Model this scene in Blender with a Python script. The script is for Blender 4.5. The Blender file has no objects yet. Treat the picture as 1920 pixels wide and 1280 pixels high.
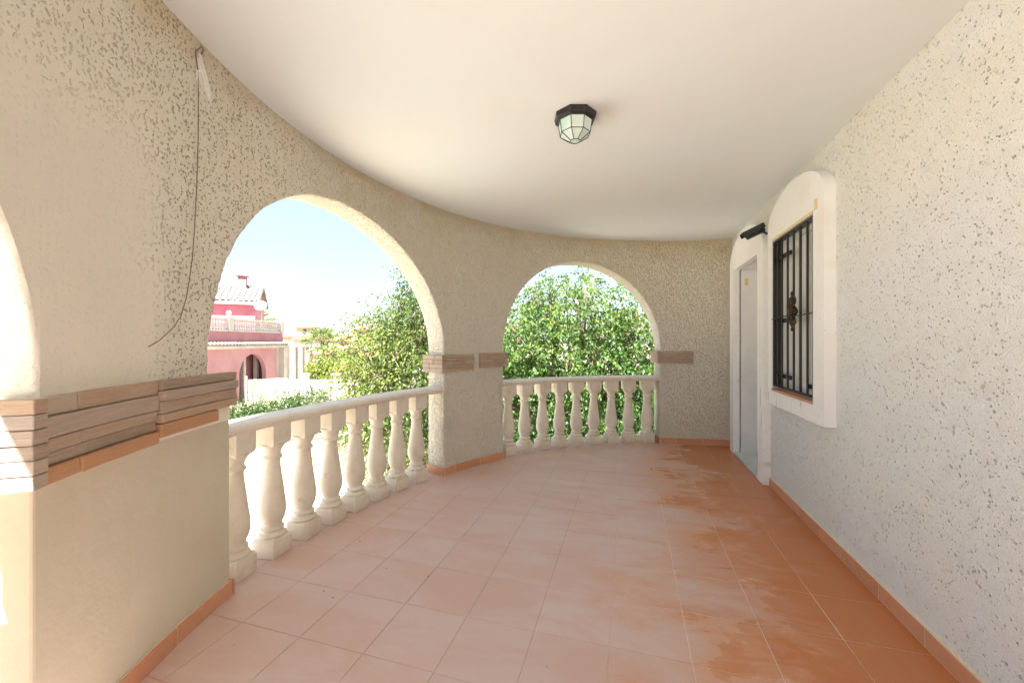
import bpy, math, random
import numpy as np
from mathutils import Vector, Matrix, noise
random.seed(7)
C = bpy.context.scene.collection
S = bpy.context.scene
rad = math.radians
PI = math.pi

# ------------------------------------------------------------------ camera
EYE = 1.33
YAW = math.atan(220/745)                 # the camera looks to the left of the house wall's direction
cam = bpy.data.objects.new('camera', bpy.data.cameras.new('camera'))
C.objects.link(cam)
cam.location = (0, 0, EYE)
cam.rotation_euler = (rad(90), 0, YAW)
cam.data.sensor_width = 36
cam.data.lens = 36*745/1920
cam.data.clip_start = 0.03
cam.data.clip_end = 2500
S.camera = cam

# ------------------------------------------------------------------ sky and sun
SUN_DIR = Vector((0.12, -0.66, 1.32)).normalized()    # towards the sun
SUN_EL = math.asin(SUN_DIR.z)
SUN_ROT = math.atan2(SUN_DIR.x, SUN_DIR.y)
w = bpy.data.worlds.new('World'); S.world = w; w.use_nodes = True
nt = w.node_tree; N = nt.nodes; L = nt.links
N.clear()
out = N.new('ShaderNodeOutputWorld'); bg = N.new('ShaderNodeBackground'); sky = N.new('ShaderNodeTexSky')
sky.sky_type = 'NISHITA'; sky.sun_disc = False
sky.sun_elevation = SUN_EL; sky.sun_rotation = SUN_ROT
sky.altitude = 10; sky.air_density = 1.0; sky.dust_density = 1.2; sky.ozone_density = 1.0
tc = N.new('ShaderNodeTexCoord')
mp = N.new('ShaderNodeMapping'); mp.inputs['Scale'].default_value = (1, 1, 2.6)
nz = N.new('ShaderNodeTexNoise'); nz.inputs['Scale'].default_value = 2.3; nz.inputs['Detail'].default_value = 7; nz.inputs['Roughness'].default_value = 0.58
rp = N.new('ShaderNodeValToRGB'); rp.color_ramp.elements[0].position = 0.36; rp.color_ramp.elements[1].position = 0.68
rp.color_ramp.elements[0].color = (0.38, 0.38, 0.38, 1); rp.color_ramp.elements[1].color = (1, 1, 1, 1)
mx = N.new('ShaderNodeMixRGB'); mx.inputs[2].default_value = (2.35, 2.65, 2.9, 1)
L.new(tc.outputs['Generated'], mp.inputs[0]); L.new(mp.outputs[0], nz.inputs['Vector']); L.new(nz.outputs['Fac'], rp.inputs[0])
L.new(rp.outputs[0], mx.inputs[0]); L.new(sky.outputs[0], mx.inputs[1]); L.new(mx.outputs[0], bg.inputs[0])
bg.inputs['Strength'].default_value = 0.05
L.new(bg.outputs[0], out.inputs[0])
sd = bpy.data.lights.new('sun', 'SUN'); sd.energy = 4.5; sd.angle = rad(0.53); sd.color = (1.0, 0.99, 0.965)
so = bpy.data.objects.new('sun', sd); C.objects.link(so)
so.rotation_euler = SUN_DIR.to_track_quat('Z', 'Y').to_euler(); so.location = (10, -8, 15)
S.view_settings.view_transform = 'Standard'; S.view_settings.look = 'None'
S.view_settings.exposure = 2.88; S.view_settings.gamma = 1.0; S.view_settings.use_curve_mapping = False
S.render.engine = 'CYCLES'
S.cycles.max_bounces = 10; S.cycles.diffuse_bounces = 8; S.cycles.transparent_max_bounces = 8
S.cycles.sample_clamp_indirect = 8

# ------------------------------------------------------------------ helpers
def tag(o, label=None, cat=None, group=None, kind=None):
    if label: o['label'] = label
    if cat: o['category'] = cat
    if group: o['group'] = group
    if kind: o['kind'] = kind
    return o
def empty(name, loc=(0, 0, 0), rz=0):
    o = bpy.data.objects.new(name, None); C.objects.link(o); o.location = loc; o.rotation_euler = (0, 0, rz)
    o.empty_display_size = .1
    return o
class MB:
    def __init__(s): s.v = []; s.f = []; s.sm = []
    def add(s, vs, fs, smooth=False):
        n = len(s.v); s.v += [tuple(v) for v in vs]
        s.f += [tuple(i+n for i in f) for f in fs]; s.sm += [smooth]*len(fs)
    def box(s, x0, x1, y0, y1, z0, z1, M=None):
        vs = [Vector(p) for p in ((x0,y0,z0),(x1,y0,z0),(x1,y1,z0),(x0,y1,z0),(x0,y0,z1),(x1,y0,z1),(x1,y1,z1),(x0,y1,z1))]
        if M is not None: vs = [M @ v for v in vs]
        s.add(vs, [(3,2,1,0),(4,5,6,7),(0,1,5,4),(1,2,6,5),(2,3,7,6),(3,0,4,7)])
    def prism(s, pts, z0, z1, M=None):
        n = len(pts); vs = [Vector((p[0],p[1],z0)) for p in pts]+[Vector((p[0],p[1],z1)) for p in pts]
        if M is not None: vs = [M @ v for v in vs]
        s.add(vs, [tuple(range(n))[::-1], tuple(range(n, 2*n))]+[(i,(i+1)%n,(i+1)%n+n,i+n) for i in range(n)])
    def lathe(s, prof, seg=20, c=(0,0,0), smooth=True, rot=0, sc=(1,1), M=None):
        vs = []; fs = []
        for r, z in prof:
            for k in range(seg):
                a = 2*PI*k/seg+rot; vs.append(Vector((c[0]+r*math.cos(a)*sc[0], c[1]+r*math.sin(a)*sc[1], c[2]+z)))
        if M is not None: vs = [M @ v for v in vs]
        m = len(prof)
        for j in range(m-1):
            for k in range(seg):
                k2 = (k+1)%seg; fs.append((j*seg+k, j*seg+k2, (j+1)*seg+k2, (j+1)*seg+k))
        fs.append(tuple(range(seg))[::-1]); fs.append(tuple((m-1)*seg+k for k in range(seg)))
        s.add(vs, fs, smooth)
    def tube(s, pts, r, seg=8, smooth=True):
        pts = [Vector(p) for p in pts]; n = len(pts)
        rs = r if isinstance(r, (list, tuple)) else [r]*n
        vs = []; fs = []; ref = None
        for i, p in enumerate(pts):
            t = (pts[min(i+1, n-1)]-pts[max(i-1, 0)]).normalized()
            if ref is None: ref = Vector((0,0,1)) if abs(t.z) < .9 else Vector((1,0,0))
            a = t.cross(ref).normalized(); b = a.cross(t).normalized(); ref = b
            for k in range(seg):
                q = 2*PI*k/seg; vs.append(p+rs[i]*(a*math.cos(q)+b*math.sin(q)))
        for i in range(n-1):
            for k in range(seg):
                k2 = (k+1)%seg; fs.append((i*seg+k, i*seg+k2, (i+1)*seg+k2, (i+1)*seg+k))
        fs.append(tuple(range(seg))[::-1]); fs.append(tuple((n-1)*seg+k for k in range(seg)))
        s.add(vs, fs, smooth)
    def mesh(s, name):
        me = bpy.data.meshes.new(name); me.from_pydata(s.v, [], s.f)
        me.polygons.foreach_set('use_smooth', s.sm); me.update(); return me
    def build(s, name, mat, parent=None, bevel=0, loc=None, label=None):
        me = s.mesh(name); me.materials.append(mat)
        o = bpy.data.objects.new(name, me); C.objects.link(o)
        if parent: o.parent = parent
        if loc is not None: o.location = loc
        if bevel:
            b = o.modifiers.new('bevel', 'BEVEL'); b.width = bevel; b.segments = 2; b.limit_method = 'ANGLE'; b.angle_limit = rad(40)
        if label: o['label'] = label
        return o
def obj(name, me, parent=None, loc=(0,0,0), rot=(0,0,0), scale=(1,1,1), mat=None):
    o = bpy.data.objects.new(name, me); C.objects.link(o); o.parent = parent
    o.location = loc; o.rotation_euler = rot; o.scale = scale
    return o

# ------------------------------------------------------------------ materials
class Mat:
    def __init__(s, name, rough=0.7, spec=0.4, metal=0):
        s.m = bpy.data.materials.new(name); s.m.use_nodes = True
        s.t = s.m.node_tree; s.n = s.t.nodes; s.l = s.t.links
        s.b = s.n['Principled BSDF']; s.b.inputs['Roughness'].default_value = rough
        s.b.inputs['Specular IOR Level'].default_value = spec; s.b.inputs['Metallic'].default_value = metal
        s.g = s.n.new('ShaderNodeNewGeometry')
    def pos(s, scale=(1,1,1), obj_space=False):
        mpn = s.n.new('ShaderNodeMapping'); mpn.inputs['Scale'].default_value = scale
        if obj_space:
            t = s.n.new('ShaderNodeTexCoord'); s.l.new(t.outputs['Object'], mpn.inputs[0])
        else: s.l.new(s.g.outputs['Position'], mpn.inputs[0])
        return mpn.outputs[0]
    def noise(s, scale, detail=3, rough=.5, vec=None, dist=0):
        n = s.n.new('ShaderNodeTexNoise'); n.inputs['Scale'].default_value = scale; n.inputs['Detail'].default_value = detail
        n.inputs['Roughness'].default_value = rough; n.inputs['Distortion'].default_value = dist
        s.l.new(vec if vec is not None else s.g.outputs['Position'], n.inputs['Vector']); return n.outputs['Fac']
    def vor(s, scale, vec=None, feature='F1', rnd=1):
        n = s.n.new('ShaderNodeTexVoronoi'); n.inputs['Scale'].default_value = scale; n.feature = feature; n.inputs['Randomness'].default_value = rnd
        s.l.new(vec if vec is not None else s.g.outputs['Position'], n.inputs['Vector']); return n
    def map(s, v, a, b, c=0, d=1, smooth=True):
        n = s.n.new('ShaderNodeMapRange'); n.inputs[1].default_value = a; n.inputs[2].default_value = b
        n.inputs[3].default_value = c; n.inputs[4].default_value = d
        if smooth: n.interpolation_type = 'SMOOTHSTEP'
        s.l.new(v, n.inputs[0]); return n.outputs[0]
    def math(s, op, a, b=None):
        n = s.n.new('ShaderNodeMath'); n.operation = op
        for i, x in enumerate((a, b)):
            if x is None: continue
            if isinstance(x, (int, float)): n.inputs[i].default_value = x
            else: s.l.new(x, n.inputs[i])
        return n.outputs[0]
    def mix(s, f, a, b, mode='MIX'):
        n = s.n.new('ShaderNodeMixRGB'); n.blend_type = mode
        for i, x in enumerate((f, a, b)):
            if isinstance(x, (int, float)): n.inputs[i].default_value = x
            elif isinstance(x, tuple): n.inputs[i].default_value = (*x, 1) if len(x) == 3 else x
            else: s.l.new(x, n.inputs[i])
        return n.outputs[0]
    def ramp(s, v, stops):
        n = s.n.new('ShaderNodeValToRGB'); e = n.color_ramp.elements
        e[0].position = stops[0][0]; e[0].color = (*stops[0][1], 1); e[1].position = stops[-1][0]; e[1].color = (*stops[-1][1], 1)
        for p, c in stops[1:-1]:
            q = e.new(p); q.color = (*c, 1)
        s.l.new(v, n.inputs[0]); return n.outputs[0]
    def sep(s, v=None):
        n = s.n.new('ShaderNodeSeparateXYZ'); s.l.new(v if v is not None else s.g.outputs['Position'], n.inputs[0]); return n.outputs
    def rnd(s):
        n = s.n.new('ShaderNodeObjectInfo'); return n.outputs['Random']
    def bump(s, h, strength=.5, dist=.01, prev=None):
        n = s.n.new('ShaderNodeBump'); n.inputs['Strength'].default_value = strength; n.inputs['Distance'].default_value = dist
        s.l.new(h, n.inputs['Height'])
        if prev is not None: s.l.new(prev, n.inputs['Normal'])
        return n.outputs[0]
    def col(s, c):
        if isinstance(c, tuple): s.b.inputs['Base Color'].default_value = (*c, 1)
        else: s.l.new(c, s.b.inputs['Base Color'])
        return s
    def nrm(s, n): s.l.new(n, s.b.inputs['Normal']); return s

CX, CY, R, TH = 1.25, 2.39, 3.24, 0.24        # the round porch: centre on the house wall, inner radius, wall thickness
CH = 2.633                                    # ceiling height

def stucco(name, base, low, high, pit_shade, pit_scale, pit_amt, smooth_patch=False, pos_scale=(1,1,1)):
    m = Mat(name, rough=.9, spec=.2)
    P = m.pos(pos_scale)
    warp = m.noise(9, 2)
    x, y, z = m.sep()
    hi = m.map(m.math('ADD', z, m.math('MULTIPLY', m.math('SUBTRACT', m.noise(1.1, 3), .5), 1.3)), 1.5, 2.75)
    c = m.mix(hi, low, high)  # cool low, yellow high: ageing, plus bounced light put into the colour
    c = m.mix(m.map(m.noise(2.2, 5, .6), .35, .7), c, base)
    c = m.mix(m.map(m.noise(14, 4), .3, .8, 0, .35), c, tuple(v*.86 for v in base))
    nd = m.n.new('ShaderNodeTexNoise'); nd.inputs['Scale'].default_value = pit_scale*1.6; nd.inputs['Detail'].default_value = 2; m.l.new(P, nd.inputs['Vector'])
    vm = m.n.new('ShaderNodeVectorMath'); vm.operation = 'MULTIPLY_ADD'; m.l.new(nd.outputs['Color'], vm.inputs[0]); vm.inputs[1].default_value = (.55/pit_scale,)*3; m.l.new(P, vm.inputs[2])
    v = m.vor(pit_scale, vm.outputs[0]).outputs['Distance']
    cell = m.vor(pit_scale, vm.outputs[0]).outputs['Color']
    cr = m.sep(cell)[0]; size = m.map(cr, .05 if smooth_patch else .08, 1.0, .02, .50 if smooth_patch else .44, False)
    dens = m.map(m.noise(pit_scale*.12, 3, .6, P), .34, .6, .8, 1.1)
    size = m.math('MULTIPLY', size, dens)
    pits = m.map(m.math('SUBTRACT', size, v), -.05, .07)
    fine = m.noise(pit_scale*2.2, 3, .6, P)
    if smooth_patch:       # the plaster of the near pier is trowelled smooth below and to its outer side
        yy = m.math('ADD', y, m.math('MULTIPLY', m.math('SUBTRACT', m.noise(3.5, 3), .5), .35))
        k1 = m.map(yy, .95, 1.18, 1, 0)
        k2 = m.map(z, 1.9, 2.35, 1, .35)
        k3 = m.math('MULTIPLY', k1, k2)
        low1 = m.math('MULTIPLY', m.map(y, 1.72, 1.8, 1, 0), m.map(z, 1.0, 1.06, 1, 0))
        keep = m.math('SUBTRACT', 1.0, m.math('MINIMUM', m.math('MAXIMUM', k3, low1), .93))
        pits = m.math('MULTIPLY', pits, keep)
        fine = m.mix(keep, (.5,.5,.5), fine)
        c = m.mix(m.math('MULTIPLY', k3, .6), c, (.72,.68,.61))
    c = m.mix(m.map(fine, .42, .60, .12 if smooth_patch else .05, 0), c, tuple(v*.6 for v in base))  # hollows of the fine grain darkened: relief shading put into the colour
    if smooth_patch:
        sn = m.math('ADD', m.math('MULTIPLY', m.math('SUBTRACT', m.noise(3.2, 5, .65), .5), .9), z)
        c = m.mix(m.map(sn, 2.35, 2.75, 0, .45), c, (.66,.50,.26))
    pa = m.math('MULTIPLY', pits, m.map(y, 1.5, 2.6, pit_amt, pit_amt*.42)) if smooth_patch else m.math('MULTIPLY', pits, pit_amt)
    c = m.mix(pa, c, pit_shade)  # shade inside the pits put into the colour
    b = None
    worm = m.noise(1, 3, .6, m.pos((60, 60, 24)), .4)
    wt = m.map(y, 1.7, 2.5) if smooth_patch else m.map(y, 2.2, 4.0, 0, .6)
    wm = m.math('MULTIPLY', m.map(worm, .50, .38), wt)
    c = m.mix(m.math('MULTIPLY', wm, .07), c, tuple(v*.62 for v in base))
    b = m.bump(m.math('MULTIPLY', m.map(worm, .38, .55), wt), .8, .010)
    m.col(c)
    b = m.bump(fine, .8, .010, b)
    inv = m.math('SUBTRACT', 1.0, pits)
    m.nrm(m.bump(inv, 1.0, .012, b))
    return m.m

M = {}
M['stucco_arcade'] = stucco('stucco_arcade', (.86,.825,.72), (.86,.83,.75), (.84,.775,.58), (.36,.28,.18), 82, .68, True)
m = Mat('trowelled_plaster', .85, .2); c = m.mix(m.map(m.noise(1.6, 5, .6), .35, .7), (.60,.565,.455), (.55,.51,.41)); c = m.mix(m.map(m.noise(9, 5, .65, m.pos((1,1,.4))), .5, .8, 0, .4), c, (.52,.45,.33))
m.col(c); m.nrm(m.bump(m.noise(7, 5, .6), .35, .012, m.bump(m.noise(70, 3), .25, .003))); M['trowelled'] = m.m
M['stucco_house'] = stucco('stucco_house', (.815,.85,.845), (.81,.86,.90), (.79,.785,.69), (.46,.40,.33), 60, .5)
m = Mat('ceiling_paint', .85, .2); c = m.mix(m.map(m.noise(1.3, 4), .3, .7), (.73,.785,.81), (.73,.765,.78))
c = m.mix(m.map(m.noise(9, 5, .65), .58, .85, 0, .3), c, (.74,.70,.64))
vd = m.n.new('ShaderNodeVectorMath'); vd.operation = 'DISTANCE'; m.l.new(m.g.outputs['Position'], vd.inputs[0]); vd.inputs[1].default_value = (-.16, 2.36, 2.633)
c = m.mix(m.math('MULTIPLY', m.map(vd.outputs['Value'], .16, .02, 0, .5), m.noise(14, 4)), c, (.62,.50,.32))
c = m.mix(m.map(m.noise(.55, 4, .7, None, 1.5), .52, .60, 0, .10), c, (.70,.66,.64))
crk = m.vor(.9, m.pos((1, .45, 1)), 'DISTANCE_TO_EDGE'); nk = m.noise(.8, 2)
c = m.mix(m.math('MULTIPLY', m.map(crk.outputs['Distance'], .0035, .001), m.map(nk, -.1+.52+.2, .72, 0, .1)), c, (.5,.46,.42))
m.col(c); m.nrm(m.bump(m.noise(5, 6, .6), .3, .012, m.bump(m.noise(60, 3, .6, m.pos((1, .3, 1))), .12, .003))); M['ceiling'] = m.m
m = Mat('white_render', .75, .3); x, y, z = m.sep()
c = m.mix(m.map(m.noise(3, 4), .4, .75), (.86,.88,.895), (.82,.84,.86))
st = m.math('MULTIPLY', m.map(m.noise(1.0, 3, .6, m.pos((1, 22, 2.5))), .60, .68), m.math('MULTIPLY', m.map(z, .93, .86), m.map(y, 3.05, 3.2)))
c = m.mix(m.math('MULTIPLY', st, .6), c, (.33,.22,.14))
c = m.mix(m.map(m.noise(46, 2), .69, .74, 0, .5), c, (.35,.33,.3))
c = m.mix(m.math('MULTIPLY', m.map(m.noise(4, 3), .55, .68, 0, .3), 1.0), c, (.80,.76,.64))
m.col(c); m.nrm(m.bump(m.noise(30, 4), .25, .004)); M['white_render'] = m.m
m = Mat('white_joinery', .45, .4); m.col(m.mix(m.map(m.noise(5, 3), .4, .7), (.78,.79,.80), (.72,.74,.76))); M['joinery'] = m.m
m = Mat('marble_threshold', .3, .5); m.col(m.mix(m.map(m.noise(7, 6, .6, None, 1.2), .4, .62), (.62,.68,.70), (.5,.56,.58))); M['marble'] = m.m
m = Mat('masking_tape', .7, .2); m.col(m.mix(m.map(m.noise(30,2),.4,.7), (.72,.6,.32), (.75,.66,.42))); M['tape'] = m.m

def terracotta(name, floor):
    m = Mat(name, .42, .45); x, y, z = m.sep(); r = m.rnd()
    base = m.ramp(r, [(0,(.60,.28,.165)), (.5,(.64,.33,.205)), (1,(.55,.24,.135))])
    base = m.mix(m.map(m.noise(6, 5, .6), .35, .7, 0, .55), base, (.60,.33,.21))
    base = m.mix(m.map(m.noise(70, 3), .45, .8, 0, .3), base, (.40,.18,.10))
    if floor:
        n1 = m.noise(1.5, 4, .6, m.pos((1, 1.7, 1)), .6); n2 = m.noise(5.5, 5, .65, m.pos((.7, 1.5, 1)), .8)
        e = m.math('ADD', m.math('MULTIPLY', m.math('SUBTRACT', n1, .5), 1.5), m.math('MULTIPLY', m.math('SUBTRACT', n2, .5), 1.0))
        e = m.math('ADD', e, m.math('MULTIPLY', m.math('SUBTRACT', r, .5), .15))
        sheen_wear = m.math('SUBTRACT', e, m.math('MULTIPLY', m.math('SUBTRACT', x, .36), .85))     # paler towards the arches: their sheen put into colour; orange end is wear
        f = m.map(sheen_wear, -.30, .45)
        sheen_col = m.mix(m.map(m.noise(2.5, 6, .65, m.pos((.6,1.4,1)), .7), .38, .62), (.60,.44,.395), (.625,.52,.505))
        sheen_col = m.mix(m.map(r, 0, 1, 0, .18, False), sheen_col, (.60,.42,.35))
        base = m.mix(m.map(sheen_wear, -.1, -.55, 0, .8), base, (.50,.17,.045))
        base = m.mix(m.math('MULTIPLY', f, .88), base, sheen_col)
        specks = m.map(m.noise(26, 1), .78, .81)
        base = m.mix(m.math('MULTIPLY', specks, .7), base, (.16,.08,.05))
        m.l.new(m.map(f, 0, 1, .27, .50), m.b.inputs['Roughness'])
    m.col(base); h = m.noise(3.2, 3); m.nrm(m.bump(m.noise(55, 3), .12, .003, m.bump(h, .12, .012)))
    return m.m
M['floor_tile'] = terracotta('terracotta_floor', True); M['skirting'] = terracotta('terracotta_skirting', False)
m = Mat('grout', .9, .2); xg = m.sep()[0]; m.col(m.mix(m.map(m.noise(4, 4), .5, .75, 0, .6), m.mix(m.map(xg, -.5, .3), (.52,.38,.31), (.82,.70,.58)), (.40,.29,.22))); M['grout'] = m.m
m = Mat('pale_grout', .9, .2); m.col((.78,.66,.52)); M['pale_grout'] = m.m
m = Mat('ledge_stone', .8, .3); r = m.rnd()
c = m.ramp(r, [(0,(.31,.23,.18)), (.22,(.47,.39,.31)), (.42,(.39,.32,.28)), (.6,(.46,.32,.22)), (.8,(.34,.27,.23)), (1,(.54,.46,.37))])
V = m.pos((3, 3, 38)); c = m.mix(m.map(m.noise(2.5, 5, .6, V), .35, .7, 0, .6), c, (.50,.40,.31)); c = m.mix(m.map(m.noise(5, 4, .6, V), .62, .78, 0, .75), c, (.18,.10,.06))
c = m.mix(.0, c, (.75,.70,.62)); m.col(c); m.nrm(m.bump(m.noise(4, 6, .65, V), .8, .009, m.bump(m.noise(24, 4), .6, .006))); M['stone'] = m.m
m = Mat('rust_stone', .8, .3); V = m.pos((3, 3, 38)); c = m.mix(m.map(m.noise(2.5, 5, .6, V), .35, .7), (.50,.27,.14), (.42,.26,.16)); m.col(c); m.nrm(m.bump(m.noise(4, 6, .65, V), .6, .008)); M['rust_stone'] = m.m
m = Mat('cast_stone', .6, .35); c = m.mix(m.map(m.noise(7, 5, .6), .4, .7), (.78,.735,.66), (.72,.665,.575)); c = m.mix(m.map(m.noise(22, 4), .60, .78, 0, .5), c, (.5,.42,.3)); c = m.mix(m.map(m.noise(1, 4, .6, m.pos((14,14,3))), .55, .75, 0, .45), c, (.55,.49,.40)); c = m.mix(m.math('MULTIPLY', m.map(m.sep()[2], .10, 0, 0, .5), m.noise(12,4)), c, (.45,.33,.25))
m.col(c); m.nrm(m.bump(m.noise(45, 4), .4, .004)); M['cast'] = m.m
m = Mat('black_iron', .42, .5); m.col(m.mix(m.map(m.noise(40, 3), .5, .8), (.012,.014,.016), (.03,.026,.022))); M['iron'] = m.m
m = Mat('bronzed_iron', .5, .5, .5); m.col(m.mix(m.map(m.noise(60, 3), .4, .65), (.015,.013,.011), (.12,.08,.03))); M['bronze'] = m.m
m = Mat('frosted_glass', .25, .5); m.col(m.mix(m.map(m.noise(8, 2), .35, .7), (.58,.86,.82), (.80,.94,.91)))
m.b.inputs['Transmission Weight'].default_value = .25; m.b.inputs['Subsurface Weight'].default_value = .0; M['frosted'] = m.m
m = Mat('black_plastic', .35, .5); m.col((.02,.021,.024)); M['plastic'] = m.m
m = Mat('lens_glass', .08, .6); m.col((.012,.015,.02)); M['lens'] = m.m
m = Mat('cable_sheath', .6, .3); m.col((.24,.19,.15)); M['cable'] = m.m
m = Mat('filler', .9, .2); m.col(m.mix(m.map(m.noise(40,3),.4,.7), (.88,.86,.86), (.80,.75,.70))); M['filler'] = m.m
# outside
def plain(name, a, b, sc=3, rough=.85, bs=30, bd=.004):
    m = Mat(name, rough, .25); m.col(m.mix(m.map(m.noise(sc, 5, .6), .35, .7), a, b)); m.nrm(m.bump(m.noise(bs, 4), .3, bd)); return m.m
M['pink'] = plain('pink_render', (.42,.20,.225), (.36,.16,.18), 1.2, .85, 12, .02)
M['pink_pale'] = plain('faded_pink_render', (.47,.27,.29), (.42,.21,.235), .7, .85, 12, .02)
M['drum_white'] = plain('porch_outer_paint', (.75,.72,.66), (.68,.64,.58), 1.5)
M['ext_white'] = plain('exterior_white', (.54,.52,.48), (.46,.43,.39), 1.5)
M['tile_pale'] = plain('pale_roof_tile', (.25,.23,.20), (.14,.12,.10), 5, .85)
M['tile_far'] = plain('far_roof_tile', (.34,.19,.13), (.30,.16,.11), .8)
M['cream_far'] = plain('far_cream_render', (.46,.37,.28), (.42,.33,.25), .4)
M['peach_far'] = plain('far_peach_render', (.44,.28,.18), (.40,.25,.16), .4)
M['rose_far'] = plain('far_rose_render', (.38,.19,.15), (.34,.18,.14), .4)
M['dark_win'] = plain('dark_window', (.05,.05,.055), (.08,.08,.08), 2, .3)
M['ground'] = plain('dry_ground', (.44,.38,.29), (.33,.27,.19), .35, .95, 6, .03)
M['paving'] = plain('pale_paving', (.56,.51,.43), (.48,.43,.35), 1.2, .9, 20, .004)
M['gdn_wall'] = plain('garden_wall_white', (.44,.42,.37), (.36,.33,.28), 1.3)
M['gdn_beige'] = plain('garden_wall_beige', (.40,.34,.25), (.46,.40,.31), 1.1)
M['bark'] = plain('bark', (.20,.14,.10), (.12,.085,.06), 9, .9, 24, .02)
M['pale_bark'] = plain('pale_bark', (.34,.27,.22), (.24,.18,.14), 9, .9, 24, .02)
def leafmat(name, stops, trans=.35):
    m = Mat(name, .5, .35); a = m.n.new('ShaderNodeAttribute'); a.attribute_name = 'tone'
    c = m.ramp(a.outputs['Fac'], stops); m.col(c)
    t = m.n.new('ShaderNodeBsdfTranslucent'); mxs = m.n.new('ShaderNodeMixShader'); mxs.inputs[0].default_value = trans
    hs = m.mix(1.0, c, (1.15,1.2,.7), 'MULTIPLY'); m.l.new(hs, t.inputs[0])
    o = m.n['Material Output']; m.l.new(m.b.outputs[0], mxs.inputs[1]); m.l.new(t.outputs[0], mxs.inputs[2]); m.l.new(mxs.outputs[0], o.inputs[0])
    return m.m
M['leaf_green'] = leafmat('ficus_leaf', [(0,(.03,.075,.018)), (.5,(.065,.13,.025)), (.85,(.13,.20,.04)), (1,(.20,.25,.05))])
M['leaf_yellow'] = leafmat('yellowing_leaf', [(0,(.05,.09,.025)), (.45,(.12,.175,.04)), (.75,(.20,.24,.05)), (.92,(.30,.28,.05)), (1,(.22,.17,.09))])
M['leaf_citrus'] = leafmat('citrus_leaf', [(0,(.05,.10,.02)), (.5,(.14,.19,.03)), (1,(.32,.29,.04))])
M['leaf_hedge'] = leafmat('hedge_leaf', [(0,(.025,.055,.015)), (.5,(.06,.11,.03)), (1,(.13,.19,.06))])
M['leaf_dark'] = leafmat('dark_hedge_leaf', [(0,(.02,.06,.02)), (1,(.06,.11,.03))])
M['leaf_palm'] = leafmat('palm_leaf', [(0,(.09,.14,.05)), (1,(.24,.28,.12))])
M['leaf_flower'] = leafmat('pale_flower', [(0,(.13,.16,.05)), (.4,(.30,.26,.17)), (1,(.48,.36,.33))])
M['leaf_dry'] = leafmat('dry_leaf', [(0,(.32,.20,.11)), (1,(.50,.34,.20))])

def pol(phi, r, z=0): a = rad(phi); return (CX+r*math.cos(a), CY+r*math.sin(a), z)

# ------------------------------------------------------------------ porch: arcade wall
ARCHES = [(105.5, 144.0), (158.4, 199.2), (212.7, 262.0)]  # last arch is out of view, widened to let in more light
PIERS = [(90.0, 105.5), (144.0, 158.4), (199.2, 212.7), (262.0, 270.0)]
RL, PA, PB = 3.36, 193.95, 209.95           # the nearest pier stands back below its stone band, on a wider base
MB0, ZB = 196.7, 1.0
SPRING, RISE = 1.21, 1.12
arcade = empty('arcade_wall', (CX, CY, 0))
tag(arcade, 'curved cream stucco porch wall with open arches on stone-banded piers', 'wall')
def jit(p, a=.0045, s=85):
    q = Vector(p)
    if a == 0: return q
    n = noise.noise_vector(q*s)*a + noise.noise_vector(q*7)*.004
    return q+Vector((n.x, n.y, n.z*.8))
def arc_block(mb, p0, p1, r0, r1, z0, z1, n=3, j=0.0, I=Matrix.Translation((-CX, -CY, 0))):
    vs = []
    for i in range(n+1):
        ph = p0+(p1-p0)*i/n
        for r_, z in ((r0, z0), (r1, z0), (r1, z1), (r0, z1)):
            rr = r_+(random.uniform(-j, j) if r_ == r0 else 0)
            vs.append(I @ Vector(pol(ph, rr, z+random.uniform(-j, j)*.6)))
    fs = [(0, 1, 2, 3), tuple(4*n+q for q in (3, 2, 1, 0))]
    for i in range(n):
        for q in range(4): fs.append((4*i+q, 4*(i+1)+q, 4*(i+1)+(q+1)%4, 4*i+(q+1)%4))
    mb.add(vs, fs)
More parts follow.
